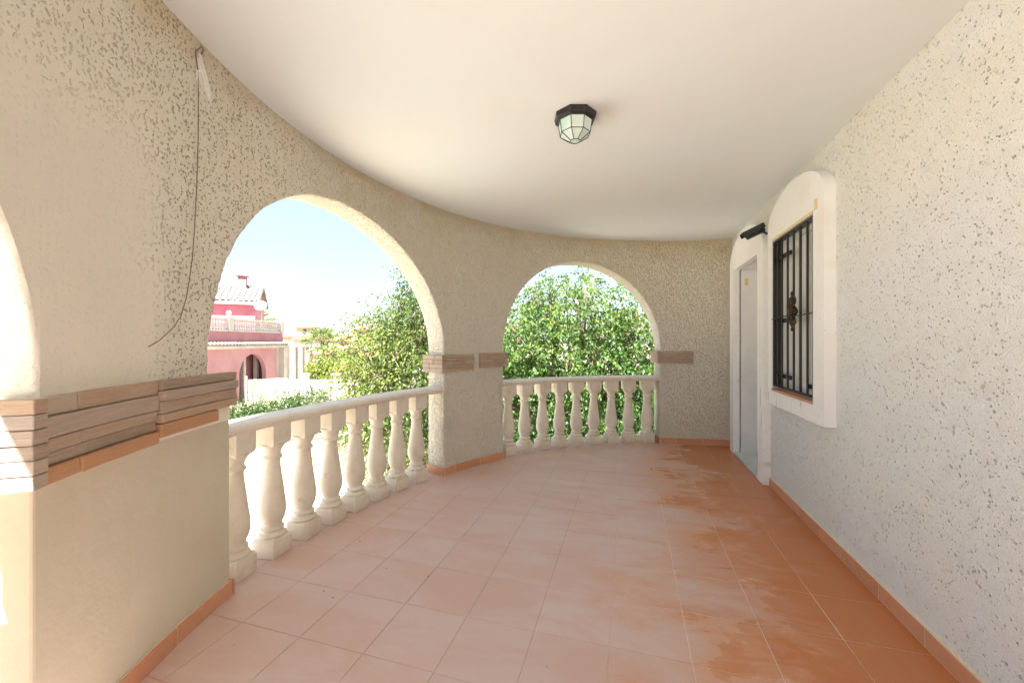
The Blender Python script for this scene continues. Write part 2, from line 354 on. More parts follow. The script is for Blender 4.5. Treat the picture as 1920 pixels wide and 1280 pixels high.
def build_arcade():
    mb = MB(); I = Matrix.Translation((-CX, -CY, 0)); TOP = 2.98
    def sheet(g, flip=False):
        nr, nc = len(g), len(g[0]); vs = [I @ p for row in g for p in row]; fs = []
        for i in range(nr-1):
            for j in range(nc-1):
                f = (i*nc+j, i*nc+j+1, (i+1)*nc+j+1, (i+1)*nc+j); fs.append(f[::-1] if flip else f)
        mb.add(vs, fs, True)
    CHM = .012
    def profile(pt, out_dir_phi, out_z, steep):
        """points across the wall's thickness at one place of an opening's edge"""
        ph, z = pt; k = math.degrees(CHM/R)
        return [(ph+out_dir_phi*k, z+out_z*CHM, R), (ph+out_dir_phi*k*.3, z+out_z*CHM*.3, R+.004), (ph, z, R+CHM), (ph, z, R+TH*.35), (ph, z, R+TH*.68), (ph, z, R+TH-CHM), (ph+out_dir_phi*k, z+out_z*CHM, R+TH)]
    for a, b in ARCHES:
        mid, hw = (a+b)/2, (b-a)/2; n = 220; edge = []
        nz = 80; zb_ = 1.17 if b == 199.2 else -.05; za_ = ZB if a == 212.7 else -.05
        for i in range(nz): edge.append((b, zb_+(SPRING-zb_)*i/nz, 1, 0))
        for i in range(n+1):
            t = PI*i/n; edge.append((mid+hw*math.cos(t), SPRING+RISE*math.sin(t), math.cos(t), math.sin(t)))
        for i in range(nz): edge.append((a, SPRING-(SPRING-za_)*(i+1)/nz, -1, 0))
        rows = []
        for ph, z, ox, oz in edge:
            pr_ = profile((ph, z), ox, oz, 0); rows.append([jit(pol(p_, r_, z_), 0 if q_ in (0, len(pr_)-1) else .0045) for q_, (p_, z_, r_) in enumerate(pr_)])
        sheet(rows, True)
        arc = edge[nz:nz+n+1]
        for rr, flip in ((0, False), (-1, True)):
            g = []
            for i, (ph, z, ox, oz) in enumerate(arc):
                p0 = rows[nz+i][rr]; col_ = [p0]
                r_ = R if rr == 0 else R+TH; pph = ph+ox*math.degrees(CHM/R); zz = z+oz*CHM; m_ = 14
                for k in range(1, m_+1): col_.append(jit(pol(pph, r_, zz+(TOP-zz)*k/m_), 1e-6 if 0 < i < n and k < m_ else 0))
                g.append(col_)
            sheet(g, flip)
    k = math.degrees(CHM/R)
    for a, b in PIERS:
        a2 = a+k if a > 91 else a-1.2; b2 = b-k if b < 269 else b+1.2
        n = 26
        for r_, flip in ((R, False), (R+TH, True)):
            g = []
            for i in range(n+1):
                ph = a2+(b2-a2)*i/n; zl = ZB if a == 199.2 else -.05
                g.append([jit(pol(ph, r_, zl+(TOP-zl)*j/60), .0015 if 0 < i < n else 0) for j in range(61)])
            sheet(g, not flip)
        g = [[Vector(pol(a2+(b2-a2)*i/n, R, TOP)), Vector(pol(a2+(b2-a2)*i/n, R+TH, TOP))] for i in range(n+1)]; sheet(g)
    o = mb.build('plaster', M['stucco_arcade'], arcade)
    mb = MB(); arc_block(mb, PA, PB, RL, R+TH+.06, -.05, ZB+.001, 20); mb.build('pier_base', M['trowelled'], arcade, .008)
    mb = MB(); arc_block(mb, MB0, 212.9, R, R+TH+.006, .952, 1.176, 18); mb.build('impost_block', M['stucco_arcade'], arcade, .004)
    # lower outer drum of the porch below the floor and the parapet on top
    mb = MB(); g = []; vs = []; fs = []; n = 48
    prof = [(R+TH+.05, -2.7), (R+TH+.11, -2.7), (R+TH+.11, -.2), (R+TH+.15, -.2), (R+TH+.15, -.02), (R+TH+.125, -.02)]
    for i in range(n+1):
        for r_, z in prof: vs.append(I @ Vector(pol(89+182*i/n, r_, z)))
    m_ = len(prof)
    for i in range(n):
        for j in range(m_): fs.append((i*m_+j, i*m_+(j+1)%m_, (i+1)*m_+(j+1)%m_, (i+1)*m_+j))
    mb.add(vs, fs); mb.build('lower_drum', M['drum_white'], arcade)
build_arcade()

# slate-like ledge stones that band the piers at the springing
deg = lambda m_: math.degrees(m_/R)
def stone_run(p0, p1, z0, z1, layers, proud, lmin=.12, lmax=.42, mat='stone'):
    hs = [random.uniform(.8, 1.25) for _ in range(layers)]; t = sum(hs); z = z0
    for h in hs:
        dz = (z1-z0)*h/t; p = p0
        while p < p1-.01:
            q = p+deg(random.uniform(lmin, lmax))
            if p1-q < deg(.09): q = p1
            mb = MB(); pr = proud+random.uniform(-.007, .007)
            arc_block(mb, p+.02, q-.02, R-pr, R+.006, z+.0010, z+dz-.0010, max(2, int((q-p)/1.2)), .0012)
            mb.build('stone', M[mat], arcade, .003); p = q
        z += dz
def reveal_stones(edge, side, z0, z1, layers):
    """stones lining the opening's side, the same band turned round the pier's corner"""
    z = z0
    for k in range(layers):
        dz = (z1-z0)/layers; mb = MB(); pr = deg(.045+random.uniform(-.006, .006))
        a, b = (edge-pr, edge+deg(.004)) if side < 0 else (edge-deg(.004), edge+pr)
        s = random.uniform(.06, .18)
        for r0, r1 in ((R-.03, R+s-.002), (R+s+.002, R+TH+.02)):
            mb = MB(); arc_block(mb, a, b, r0, r1, z+.0008, z+dz-.0008, 1, .001); mb.build('stone', M['stone'], arcade, .003)
        z += dz
stone_run(98.1, 105.5, 1.045, 1.205, 5, .028, .1, .3); reveal_stones(105.5, 1, 1.045, 1.205, 4)
stone_run(144.0, 150.0, 1.045, 1.205, 5, .03, .1, .3); stone_run(151.4, 158.4, 1.03, 1.195, 5, .026, .1, .3)
reveal_stones(144.0, -1, 1.045, 1.205, 4); reveal_stones(158.4, 1, 1.02, 1.195, 4)
stone_run(196.75, 204.8, 1.025, 1.185, 4, .040, .3, .8); stone_run(204.8, 212.9, 1.000, 1.185, 4, .020, .3, .7)
stone_run(198.9, 204.8, .972, 1.0235, 1, .030, .3, .7, 'rust_stone'); stone_run(204.8, 212.9, .952, .9985, 1, .026, .3, .7, 'rust_stone')
reveal_stones(212.9, 1, .955, 1.185, 6)
stone_run(262.0, 268, 1.02, 1.185, 3, .03)

# skirting tiles on the piers
def pier_skirt(a, b, R=R):
    ends = True; TH = (3.54 if R > 3.3 else 3.48)-R
    mb = MB(); arc_block(mb, a, b, R-.0135, R+.004, .0, .078, max(3, int((b-a)/1.5))); 
    if a > 91: arc_block(mb, a-deg(.008), a+.02, R-.008, R+TH, 0, .076, 1)
    if b < 269: arc_block(mb, b-.02, b+deg(.008), R-.008, R+TH, 0, .076, 1)
    mb.build('grout_bed', M['pale_grout'], arcade)
    p = a
    while p < b-.1:
        q = min(b, p+deg(.333))
        if b-q < deg(.06): q = b
        mb = MB(); arc_block(mb, p+.035, q-.035, R-.016, R-.006, .003, .08, 5); mb.build('skirting_tile', M['skirting'], arcade, .002); p = q
    if ends:
        for e, s in ((a, -1), (b, 1)):
            if 91 < e < 269:
                mb = MB(); lo, hi = (e-deg(.014), e-deg(.006)) if s < 0 else (e+deg(.006), e+deg(.014))
                arc_block(mb, lo, hi, R-.016, R+TH, .003, .08, 1); mb.build('skirting_tile', M['skirting'], arcade, .002)
for a, b in PIERS:
    if a == 199.2: pier_skirt(PA, PB, RL)
    else: pier_skirt(max(a, 90.2), min(b, 269.8))

# ------------------------------------------------------------------ porch: floor and ceiling
def clip_circle_poly(x0, x1, y0, y1, RR):
    """the tile rectangle cut by the porch's outer edge and by the house wall"""
    pts = [(x0,y0),(x1,y0),(x1,y1),(x0,y1)]
    ins = [math.hypot(x-CX, y-CY) <= RR for x, y in pts]
    if all(ins): return pts
    if not any(ins): return None
    res = []
    for i in range(4):
        p, q = pts[i], pts[(i+1)%4]
        ip, iq = ins[i], ins[(i+1)%4]
        if ip: res.append(p)
        if ip != iq:
            lo, hi = (0, 1)
            for _ in range(30):
                t = (lo+hi)/2; x, y = p[0]+(q[0]-p[0])*t, p[1]+(q[1]-p[1])*t
                if (math.hypot(x-CX, y-CY) <= RR) == ip: lo = t
                else: hi = t
            res.append((x, y))
    return res if len(res) >= 3 else None
mb = MB(); n = 60
mb.prism([pol(90+180*i/n, R+TH+.12)[:2] for i in range(n+1)], -.16, -.0025)
floor = mb.build('floor', M['grout']); tag(floor, kind='structure', label='terracotta tiled porch floor')
PX, PY, J = .335, .339, .0016
full = MB()
TT = .010
def tile_mesh(mb, pts):
    n = len(pts); c = (sum(p[0] for p in pts)/n, sum(p[1] for p in pts)/n); e = .0022
    ins = []
    for p in pts:
        d = Vector((c[0]-p[0], c[1]-p[1])); l = d.length; d = d*(min(e*1.4/l, .5) if l > 1e-6 else 0); ins.append((p[0]+d.x, p[1]+d.y))
    vs = [(p[0], p[1], -.008) for p in pts]+[(p[0], p[1], -.0012) for p in pts]+[(p[0], p[1], 0) for p in ins]
    fs = [tuple(range(2*n, 3*n))]
    for k in range(2):
        for i in range(n): fs.append((k*n+i, k*n+(i+1)%n, (k+1)*n+(i+1)%n, (k+1)*n+i))
    mb.add(vs, fs)
tile_mesh(full, [(-PX/2+J,-PY/2+J),(PX/2-J,-PY/2+J),(PX/2-J,PY/2-J),(-PX/2+J,PY/2-J)])
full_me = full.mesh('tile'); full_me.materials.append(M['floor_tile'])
for i in range(-14, 6):
    for k in range(-12, 14):
        x0 = .25+PX*i; y0 = 1.784+PY*k; x1, y1 = x0+PX, y0+PY
        if x0 > 1.24 or x1 < CX-R-TH-.2: continue
        cut = clip_circle_poly(x0+J, min(x1-J, 1.262), y0+J, y1-J, R+TH+.112)
        if cut is None: continue
        cx, cy = (x0+x1)/2, (y0+y1)/2
        if len(cut) == 4 and x1 < 1.3 and all(math.hypot(p[0]-CX, p[1]-CY) < R+TH+.11 for p in cut):
            o = obj('tile', full_me, floor, (cx, cy, 0))
        else:
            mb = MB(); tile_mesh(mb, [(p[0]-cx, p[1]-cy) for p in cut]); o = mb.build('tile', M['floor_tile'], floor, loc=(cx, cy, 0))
        o.rotation_euler = (random.uniform(-.0015, .0015), random.uniform(-.0015, .0015), random.uniform(-.0012, .0012))
        o.location.z = random.uniform(-.0006, .0004)
mb = MB(); n = 72
vs = []; fs = []
rings = 10
for j in range(rings+1):
    for i in range(n+1):
        r_ = (R+.03)*j/rings if j < rings else R+.03
        p = Vector(pol(90+180*i/n, max(r_, .001), CH)); p.z += noise.noise(p*.9)*.006
        vs.append(p)
for j in range(rings):
    for i in range(n): fs.append((j*(n+1)+i, j*(n+1)+i+1, (j+1)*(n+1)+i+1, (j+1)*(n+1)+i))
mb.add(vs, fs, True)
mb.prism([pol(90+180*i/n, R+.03)[:2] for i in range(n+1)], CH+.03, 2.99)
ceiling = mb.build('ceiling', M['ceiling']); tag(ceiling, kind='structure', label='smooth off-white porch ceiling with a curved edge')

# ------------------------------------------------------------------ balustrades
def baluster_mesh():
    mb = MB(); s = .076; H = .815
    def sq(h, z, rot=PI/4): return None
    mb.lathe([(s*1.36, 0), (s*1.414, .006), (s*1.414, .098), (s*1.30, .112), (s*.98, .126)], 4, rot=PI/4, smooth=False)
    pr = [(q_[0]*1.13, q_[1]) for q_ in [(.070,.120),(.071,.130),(.066,.138),(.056,.142),(.052,.150),(.055,.158),(.060,.161),(.060,.171),(.052,.176),(.048,.183),(.052,.200),(.062,.225),
          (.0685,.255),(.070,.285),(.068,.320),(.062,.370),(.055,.430),(.048,.490),(.0425,.540),(.040,.575),(.040,.592),(.047,.597),(.051,.604),(.051,.612),(.046,.618),
          (.043,.624),(.043,.634),(.047,.652),(.056,.670),(.064,.684),(.068,.694)]]
    mb.lathe(pr, 24)
    mb.lathe([(s*.90, .676), (s*1.25, .690), (s*1.38, .704), (s*1.38, H-.004), (s*1.36, H)], 4, rot=PI/4, smooth=False)
    me = mb.mesh('baluster'); me.materials.append(M['cast']); return me
BAL = baluster_mesh()
def balustrade(a, b, phis, label, R=R):
    R0 = R; dr = (lambda ph: .115*max(0, min(1, (ph-172)/20))**1.5) if a == 158.4 else (lambda ph: 0)
    rc = R+.118; mid = (a+b)/2; base = pol(mid, rc)
    t = empty('balustrade', base); tag(t, label, 'balustrade', 'porch balustrades')
    for ph in phis:
        p = pol(ph, rc+dr(ph))
        obj('baluster', BAL, t, (p[0]-base[0], p[1]-base[1], 0), (0, 0, rad(ph)))
    prof = [(R+.035,.815),(R+.20,.815),(R+.205,.83),(R+.218,.838),(R+.218,.858),(R+.205,.872),(R+.17,.878),(R+.07,.878),(R+.03,.872),(R+.016,.858),(R+.016,.838),(R+.03,.83)]
    for (q0, q1) in ((a+.02, a+(b-a)*.47-.02), (a+(b-a)*.47+.02, b-.02)):
        mb = MB(); m_ = len(prof); k = 20; vs = []; fs = []
        for i in range(k+1):
            ph = q0+(q1-q0)*i/k
            for r_, z in prof: vs.append(Vector(pol(ph, r_+dr(ph), z))-Vector(base))
        for i in range(k):
            for j in range(m_): fs.append((i*m_+j, (i+1)*m_+j, (i+1)*m_+(j+1)%m_, i*m_+(j+1)%m_))
        fs.append(tuple(range(m_))); fs.append(tuple(k*m_+j for j in range(m_))[::-1])
        mb.add(vs, fs); mb.build('handrail', M['cast'], t, .002)
balustrade(*ARCHES[0], [141.39, 137.35, 132.94, 128.75, 124.62, 120.38, 116.18, 112.05, 107.77], 'white baluster railing in front of the dense green tree, in the farther arch')
balustrade(158.4, PA, [191.2, 187.0, 182.9, 178.9, 174.9, 170.9, 166.8, 162.7], 'cream baluster railing in the large near arch, seen against the garden and pink house')
balustrade(*ARCHES[2], [215+4.1*k for k in range(12)], 'cream baluster railing left of the nearest pier, outside the frame', R+.10)

# ------------------------------------------------------------------ house with wall, window and doorway
house = empty('house', (CX, 2.4, 0)); tag(house, 'house wall of pitted white stucco along the right side of the porch', 'house')
HI = Matrix.Translation((-CX, -2.4, 0))
WY0, WY1, WZ0, WZ1 = 3.125, 3.945, .895, 2.20
DY0, DY1, DZ1 = 4.35, 5.268, 2.172
mb = MB()
X0, X1 = 1.25, 1.62
ys = [-5, WY0, WY1, DY0, DY1, 10]
def wb(y0, y1, z0, z1): mb.box(X0, X1, y0, y1, z0, z1, HI)
wb(ys[0], ys[1], -2.7, 3.0); wb(WY0, WY1, -2.7, WZ0); wb(WY0, WY1, WZ1, 3.0); wb(WY1, DY0, -2.7, 3.0)
wb(DY0, DY1, -2.7, .012); wb(DY0, DY1, DZ1, 3.0); wb(DY1, ys[5], -2.7, 3.0)
mb.build('front_wall', M['stucco_house'], house)
mb = MB(); mb.box(1.63, 9, -5, 10, -2.7, 2.98, HI); mb.build('rear_block', M['ext_white'], house)
mb = MB(); mb.box(1.12, 9.2, -5.2, 10.2, 3.0, 3.22, HI)
mb.prism([pol(89.5+181*i/40, R+TH+.12)[:2] for i in range(41)], 2.995, 3.2, HI)
mb.build('flat_roof', M['ext_white'], house, .01)

def surround(y0, y1, z0, zs, apex, oy0, oy1, oz0, oz1, name, x_out=1.184, x_in=1.26):
    """raised white band: outline with a shallow arched head, with a rectangular hole"""
    mb = MB(); n = 36; ym = (y0+y1)/2; hw = (y1-y0)/2
    outer = [(y0, z0), (y0, zs)]+[(ym-hw*math.cos(PI*i/n), zs+(apex-zs)*math.sin(PI*i/n)) for i in range(1, n)]+[(y1, zs), (y1, z0)]
    def fp(x, y, z): return HI @ Vector((x, y, z))
    # front face as strips: columns above, left, right, below the hole
    def poly(pts):
        k = len(pts); vs = [fp(x_out, *p) for p in pts]+[fp(x_in, *p) for p in pts]
        mb.add(vs, [tuple(range(k)), tuple(range(k, 2*k))[::-1]]+[(i, i+k, (i+1)%k+k, (i+1)%k) for i in range(k)])
    head = [(y0, oz1)]+[(y0, zs)]*(1 if zs > oz1 else 0)+[p for p in outer[2:-2]]+[(y1, zs)]*(1 if zs > oz1 else 0)+[(y1, oz1)]
    poly(head)
    poly([(y0, z0), (y0, oz1), (oy0, oz1), (oy0, z0)]); poly([(oy1, z0), (oy1, oz1), (y1, oz1), (y1, z0)])
    if oz0 > z0: poly([(oy0, z0), (oy0, oz0), (oy1, oz0), (oy1, z0)])
    return mb
win = surround(2.978, 4.045, .787, 2.30, 2.545, WY0+.012, WY1-.012, WZ0+.01, WZ1-.01, 'window').build('window', M['white_render'], house, label='arched white window surround with black iron grille')
mb = MB()   # reveal lining
x0, x1 = 1.262, 1.40
mb.box(x0, x1, WY0-.004, WY0+.012, WZ0, WZ1, HI); mb.box(x0, x1, WY1-.012, WY1+.004, WZ0, WZ1, HI); mb.box(x0, x1, WY0+.012, WY1-.012, WZ1-.012, WZ1+.004, HI); mb.box(x0, x1, WY0+.012, WY1-.012, WZ0-.004, WZ0+.012, HI)
def sub(o, parent): o.parent = parent; return o
mb.build('reveal', M['joinery'], win)
mb = MB(); mb.box(1.176, 1.262, WY0+.015, WY1-.015, WZ0+.012, WZ0+.032, HI); mb.build('sill', M['skirting'], win, .003)
# joinery behind the grille: frame, two leaves, a transom
mb = MB(); xf, xb = 1.262, 1.312
for a, b, c, d in ((WY0+.013, WY0+.055, WZ0+.034, WZ1-.014), (WY1-.055, WY1-.013, WZ0+.034, WZ1-.014), (WY0+.055, WY1-.055, WZ1-.06, WZ1-.014), (WY0+.055, WY1-.055, WZ0+.034, WZ0+.075)): mb.box(xf, xb, a, b, c, d, HI)
mb.build('frame', M['joinery'], win, .003)
for a, b in ((WY0+.057, 3.40), (3.435, WY1-.057)):
    mb = MB(); z0, z1 = WZ0+.078, WZ1-.063
    for c in ((a, a+.045, z0, z1), (b-.045, b, z0, z1), (a+.045, b-.045, z1-.045, z1), (a+.045, b-.045, z0, z0+.045), (a+.045, b-.045, 1.93, 1.965)): mb.box(1.270, 1.300, *c, HI)
    mb.build('sash', M['joinery'], win, .003)
    mb = MB(); mb.box(1.278, 1.286, a+.045, b-.045, z0+.045, z1-.045, HI); mb.build('pane', M['joinery'], win, label='white shutter panel closing the opening')
mb = MB(); mb.box(1.288, 1.296, 3.40, 3.435, WZ0+.08, WZ1-.065, HI); mb.build('gap_shade', M['iron'], win)  # dark strip standing in for the shade between the leaves
# iron grille
GX = 1.188
mb = MB()
gy0, gy1, gz0, gz1 = WY0+.018, WY1-.018, WZ0+.052, WZ1-.020
mb.box(GX, GX+.03, gy0, gy0+.016, gz0, gz1, HI); mb.box(GX, GX+.03, gy1-.016, gy1, gz0, gz1, HI)
mb.box(GX, GX+.03, gy0+.016, gy1-.016, gz1-.014, gz1, HI); mb.box(GX, GX+.03, gy0+.016, gy1-.016, gz0, gz0+.014, HI)
mb.build('grille_frame', M['iron'], win, .001)
mb = MB(); mb.box(GX+.035, GX+.07, gy1-.012, gy1, gz0, gz1, HI); mb.box(GX+.03, GX+.05, gy0+.01, gy1-.012, gz1-.010, gz1, HI); mb.build('return_frame', M['iron'], win, .001)
for y, wd in ((3.835,.017),(3.744,.017),(3.62,.017),(3.50,.017),(3.378,.026),(3.258,.017)):
    mb = MB(); mb.box(GX+.004, GX+.016, y-wd/2, y+wd/2, gz0+.014, gz1-.014, HI); mb.build('bar', M['iron'], win, .002)
for z in (2.03, 1.50, 1.045):
    mb = MB(); mb.box(GX+.018, GX+.034, 3.60, gy1-.016, z-.016, z+.016, HI); mb.build('hinge', M['iron'], win, .002)
mb = MB(); mb.box(GX+.02, GX+.05, 3.17, 3.30, 1.0, 1.03, HI); mb.build('latch', M['iron'], win, .002)
mb = MB(); mb.tube([HI @ Vector((GX-.006, y, 1.525+.006*math.sin(y*9))) for y in np.linspace(gy0, gy1, 12)], .0045, 6); mb.build('cross_rod', M['bronze'], win)
mb = MB()
mb.lathe([(0.002,-.15),(.014,-.145),(.02,-.13),(.013,-.115),(.024,-.10),(.034,-.08),(.028,-.055),(.018,-.045),(.036,-.03),(.05,-.005),(.05,.01),(.036,.035),(.018,.05),(.028,.06),(.037,.085),(.03,.11),(.014,.12),(.022,.13),(.018,.15),(.003,.16)], 14, (GX+.002, 3.50, 1.555), sc=(.6, 1.2), M=HI)
for sy in (-1, 1):
    for zc, rr in ((.055, .026), (-.055, .026), (.0, .034)):
        pts = []
        for k in range(17):
            a = k/16*2.2*PI; r_ = rr*(1-k/26); pts.append(HI @ Vector((GX-.012, 3.50+sy*(.022+r_*math.cos(a)*.8), 1.555+zc+r_*math.sin(a))))
        mb.tube(pts, .0055, 6)
mb.build('rosette', M['bronze'], win)
# doorway
dr = surround(4.185, 5.44, .003, 2.22, 2.545, DY0+.0, DY1-.0, 0, DZ1, 'doorway').build('doorway', M['white_render'], house, label='arched white doorway surround')
mb = MB(); x0, x1 = 1.262, 1.60
mb.box(x0, x1, DY0-.004, DY0+.008, .012, DZ1, HI); mb.box(x0, x1, DY1-.008, DY1+.004, .012, DZ1, HI); mb.box(x0, x1, DY0+.008, DY1-.008, DZ1-.008, DZ1+.004, HI)
mb.build('jamb', M['joinery'], dr)
mb = MB(); mb.box(1.186, 1.60, DY0+.004, DY1-.01, .0005, .026, HI); mb.build('threshold', M['marble'], dr, .003)
mb = MB(); mb.box(1.545, 1.585, DY0+.01, DY1-.01, .03, DZ1-.01, HI)
for z0, z1 in ((.2, .95), (1.1, 2.0)):
    mb.box(1.538, 1.545, DY0+.16, DY1-.16, z0, z1, HI)
mb.build('door_leaf', M['joinery'], dr, .004)
mb = MB(); mb.tube([HI @ Vector(p) for p in ((1.54, 4.44, 1.05), (1.49, 4.44, 1.05), (1.48, 4.46, 1.05), (1.48, 4.56, 1.05))], .009, 8); mb.box(1.530, 1.538, 4.42, 4.46, .98, 1.12, HI); mb.build('handle', M['plastic'], dr)
mb = MB(); mb.box(1.30, 1.34, DY1-.0105, DY1-.0085, 1.99, 2.07, HI); mb.build('tape_piece', M['tape'], dr)
mb = MB(); mb.box(1.1825, 1.1836, 3.065, 3.115, 2.20, 2.275, HI); mb.build('tape_piece', M['tape'], win)
mb = MB(); mb.box(1.1825, 1.1836, 3.13, 3.93, WZ1-.009, WZ1+.012, HI); mb.build('tape_strip', M['tape'], win)
# skirting on the house wall
mb = MB(); mb.box(1.2355, 1.2515, -.8, 4.18, 0, .079, HI); mb.box(1.2425, 1.2515, 5.445, 5.61, 0, .076, HI); mb.box(1.236, 1.2515, -.8, 4.18, .0815, .087, HI); mb.build('grout_bed', M['pale_grout'], house)
y = 4.18
while y > -.8:
    y2 = max(y-.335, -.8)
    mb = MB(); mb.box(1.233, 1.2435, y2+.003, y-.003, .003, .0812, HI); mb.build('skirting_tile', M['skirting'], house, .002); y = y2
mb = MB(); mb.box(1.233, 1.2435, 5.447, 5.60, .003, .0812, HI); mb.build('skirting_tile', M['skirting'], house, .002)

# ------------------------------------------------------------------ ceiling lamp
lamp = empty('ceiling_lamp', (-.30, 2.30, CH)); tag(lamp, 'octagonal black ceiling lantern with frosted greenish glass panels', 'lamp')
ro = PI/8+YAW
mb = MB(); mb.lathe([(.085, .008), (.118, 0), (.124, -.008), (.118, -.034), (.100, -.046), (.096, -.046)], 8, smooth=False, rot=ro); mb.build('base', M['iron'], lamp, .002)
ring = [(.098, -.046), (.088, -.112), (.030, -.150)]
def rp8(k, r_, z): a = ro+2*PI*k/8; return Vector((r_*math.cos(a), r_*math.sin(a), z))
for j in range(2):
    for k in range(8):
        q = [rp8(k, *ring[j]), rp8(k+1, *ring[j]), rp8(k+1, *ring[j+1]), rp8(k, *ring[j+1])]
        cc = sum(q, Vector())/4; nn = (q[1]-q[0]).cross(q[2]-q[1]).normalized()
        if nn.dot(Vector((cc.x, cc.y, -.05))) < 0: nn = -nn
        q = [cc+(v-cc)*.985 for v in q]
        mb = MB(); mb.add([v-nn*.001 for v in q]+[v-nn*.004 for v in q], [(0,1,2,3),(7,6,5,4),(0,4,5,1),(1,5,6,2),(2,6,7,3),(3,7,4,0)]); mb.build('glass_panel', M['frosted'], lamp)
mb = MB(); mb.lathe([(.029, -.146), (.029, -.149)], 8, smooth=False, rot=ro); mb.build('bottom_glass', M['frosted'], lamp)
mb = MB()
for k in range(8):
    for j in range(2): mb.tube([rp8(k, *ring[j]), rp8(k, *ring[j+1])], .0022, 5)
    for r_, z in ring[1:]: mb.tube([rp8(k, r_, z), rp8(k+1, r_, z)], .0022, 5)
mb.build('cage', M['iron'], lamp)

# ------------------------------------------------------------------ security camera
t = empty('security_camera', (1.25, 4.13, 2.33)); tag(t, 'black bullet security camera on a wall bracket beside the barred window', 'camera')
rot = Matrix.Translation((-.03, -.01, .02)) @ Matrix.Rotation(rad(-25), 4, 'Y')
mb = MB(); mb.lathe([(.033,0),(.036,.004),(.036,.014),(.026,.018)], 18, M=Matrix.Rotation(rad(-90), 4, 'Y')); mb.tube([(-.012,0,0),(-.05,0,-.02),(-.075,0,.0),(-.08,0,.02)], .011, 8); mb.build('bracket', M['plastic'], t)
mb = MB(); mb.lathe([(.030,.04),(.036,.045),(.036,.19),(.033,.196)], 20, M=rot @ Matrix.Translation((0,0,.03)) @ Matrix.Rotation(rad(-90), 4, 'Y')); mb.build('housing', M['plastic'], t)
mb = MB(); mb.lathe([(.024,.1955),(.024,.199)], 18, M=rot @ Matrix.Translation((0,0,.03)) @ Matrix.Rotation(rad(-90), 4, 'Y')); mb.build('lens', M['lens'], t)
mb = MB(); mb.box(-.225, -.03, -.043, .043, .068, .074, rot); mb.box(-.225, -.03, -.043, -.038, .03, .068, rot); mb.box(-.225, -.03, .038, .043, .03, .068, rot); mb.build('sun_hood', M['plastic'], t, .002)

# ------------------------------------------------------------------ cable on the near pier
def wp(phi, z, off=.012): return Vector(pol(phi, R-off, z))
CABLE = [(200.56,2.53),(200.58,2.45),(200.6,2.2),(200.75,2.0),(201.0,1.8),(201.2,1.69),(201.5,1.59),(201.86,1.505),(202.4,1.43),(203.17,1.382),(204.4,1.334),(205.35,1.311)]
b0 = wp(200.6, 2.53)
cb = empty('cable', b0); tag(cb, 'thin brown cable hanging from a filler patch down the nearest pier', 'cable')
mb = MB(); mb.tube([wp(p, z, .010 if i else .004)-b0 for i, (p, z) in enumerate(CABLE)], .002, 6); mb.build('wire', M['cable'], cb)
mb = MB(); mb.tube([wp(p, z, o)-b0 for p, z, o in ((200.2,2.565,.0),(200.3,2.59,.02),(200.75,2.59,.03),(200.95,2.555,.012),(200.7,2.49,.012))], .003, 6); mb.build('loop', M['cable'], cb)
for poly_, nm in (([(200.6,2.565),(200.3,2.575),(199.85,2.53),(199.15,2.45),(199.05,2.40),(199.6,2.44),(200.3,2.50)], 'filler_patch'), ([(200.65,2.55),(200.35,2.54),(200.3,2.48),(200.45,2.42),(200.65,2.46)], 'filler_patch')):
    mb = MB(); k = len(poly_); vs = [wp(p, z, .009)-b0 for p, z in poly_]+[wp(p, z, -.01)-b0 for p, z in poly_]
    mb.add(vs, [tuple(range(k)), tuple(range(k, 2*k))[::-1]]+[(i, i+k, (i+1)%k+k, (i+1)%k) for i in range(k)]); mb.build(nm, M['filler'], cb)

# ================================================================== outside
GZ = -2.6
FWD = Vector((-math.sin(YAW), math.cos(YAW), 0)); RGT = Vector((math.cos(YAW), math.sin(YAW), 0))
def G(lat, dep, z=0.0): v = FWD*dep+RGT*lat; return Vector((v.x, v.y, z))     # survey position: metres right of and ahead of the viewpoint
def GM(lat, dep, z=0.0, rz=0.0):
    return Matrix.Translation(G(lat, dep, z)) @ Matrix.Rotation(YAW+rz, 4, 'Z')
mb = MB(); n = 48; mb.add([(700*math.cos(2*PI*i/n), 700*math.sin(2*PI*i/n), GZ) for i in range(n)], [tuple(range(n))])
tag(mb.build('ground', M['ground']), kind='structure', label='dry sandy ground')
mb = MB(); mb.add([G(-14, 5, GZ+.006), G(-3, 5, GZ+.006), G(-5, 22, GZ+.006), G(-12, 22, GZ+.006)], [(0,1,2,3)])
tag(mb.build('terrace_paving', M['paving']), kind='structure', label='pale paved yard')

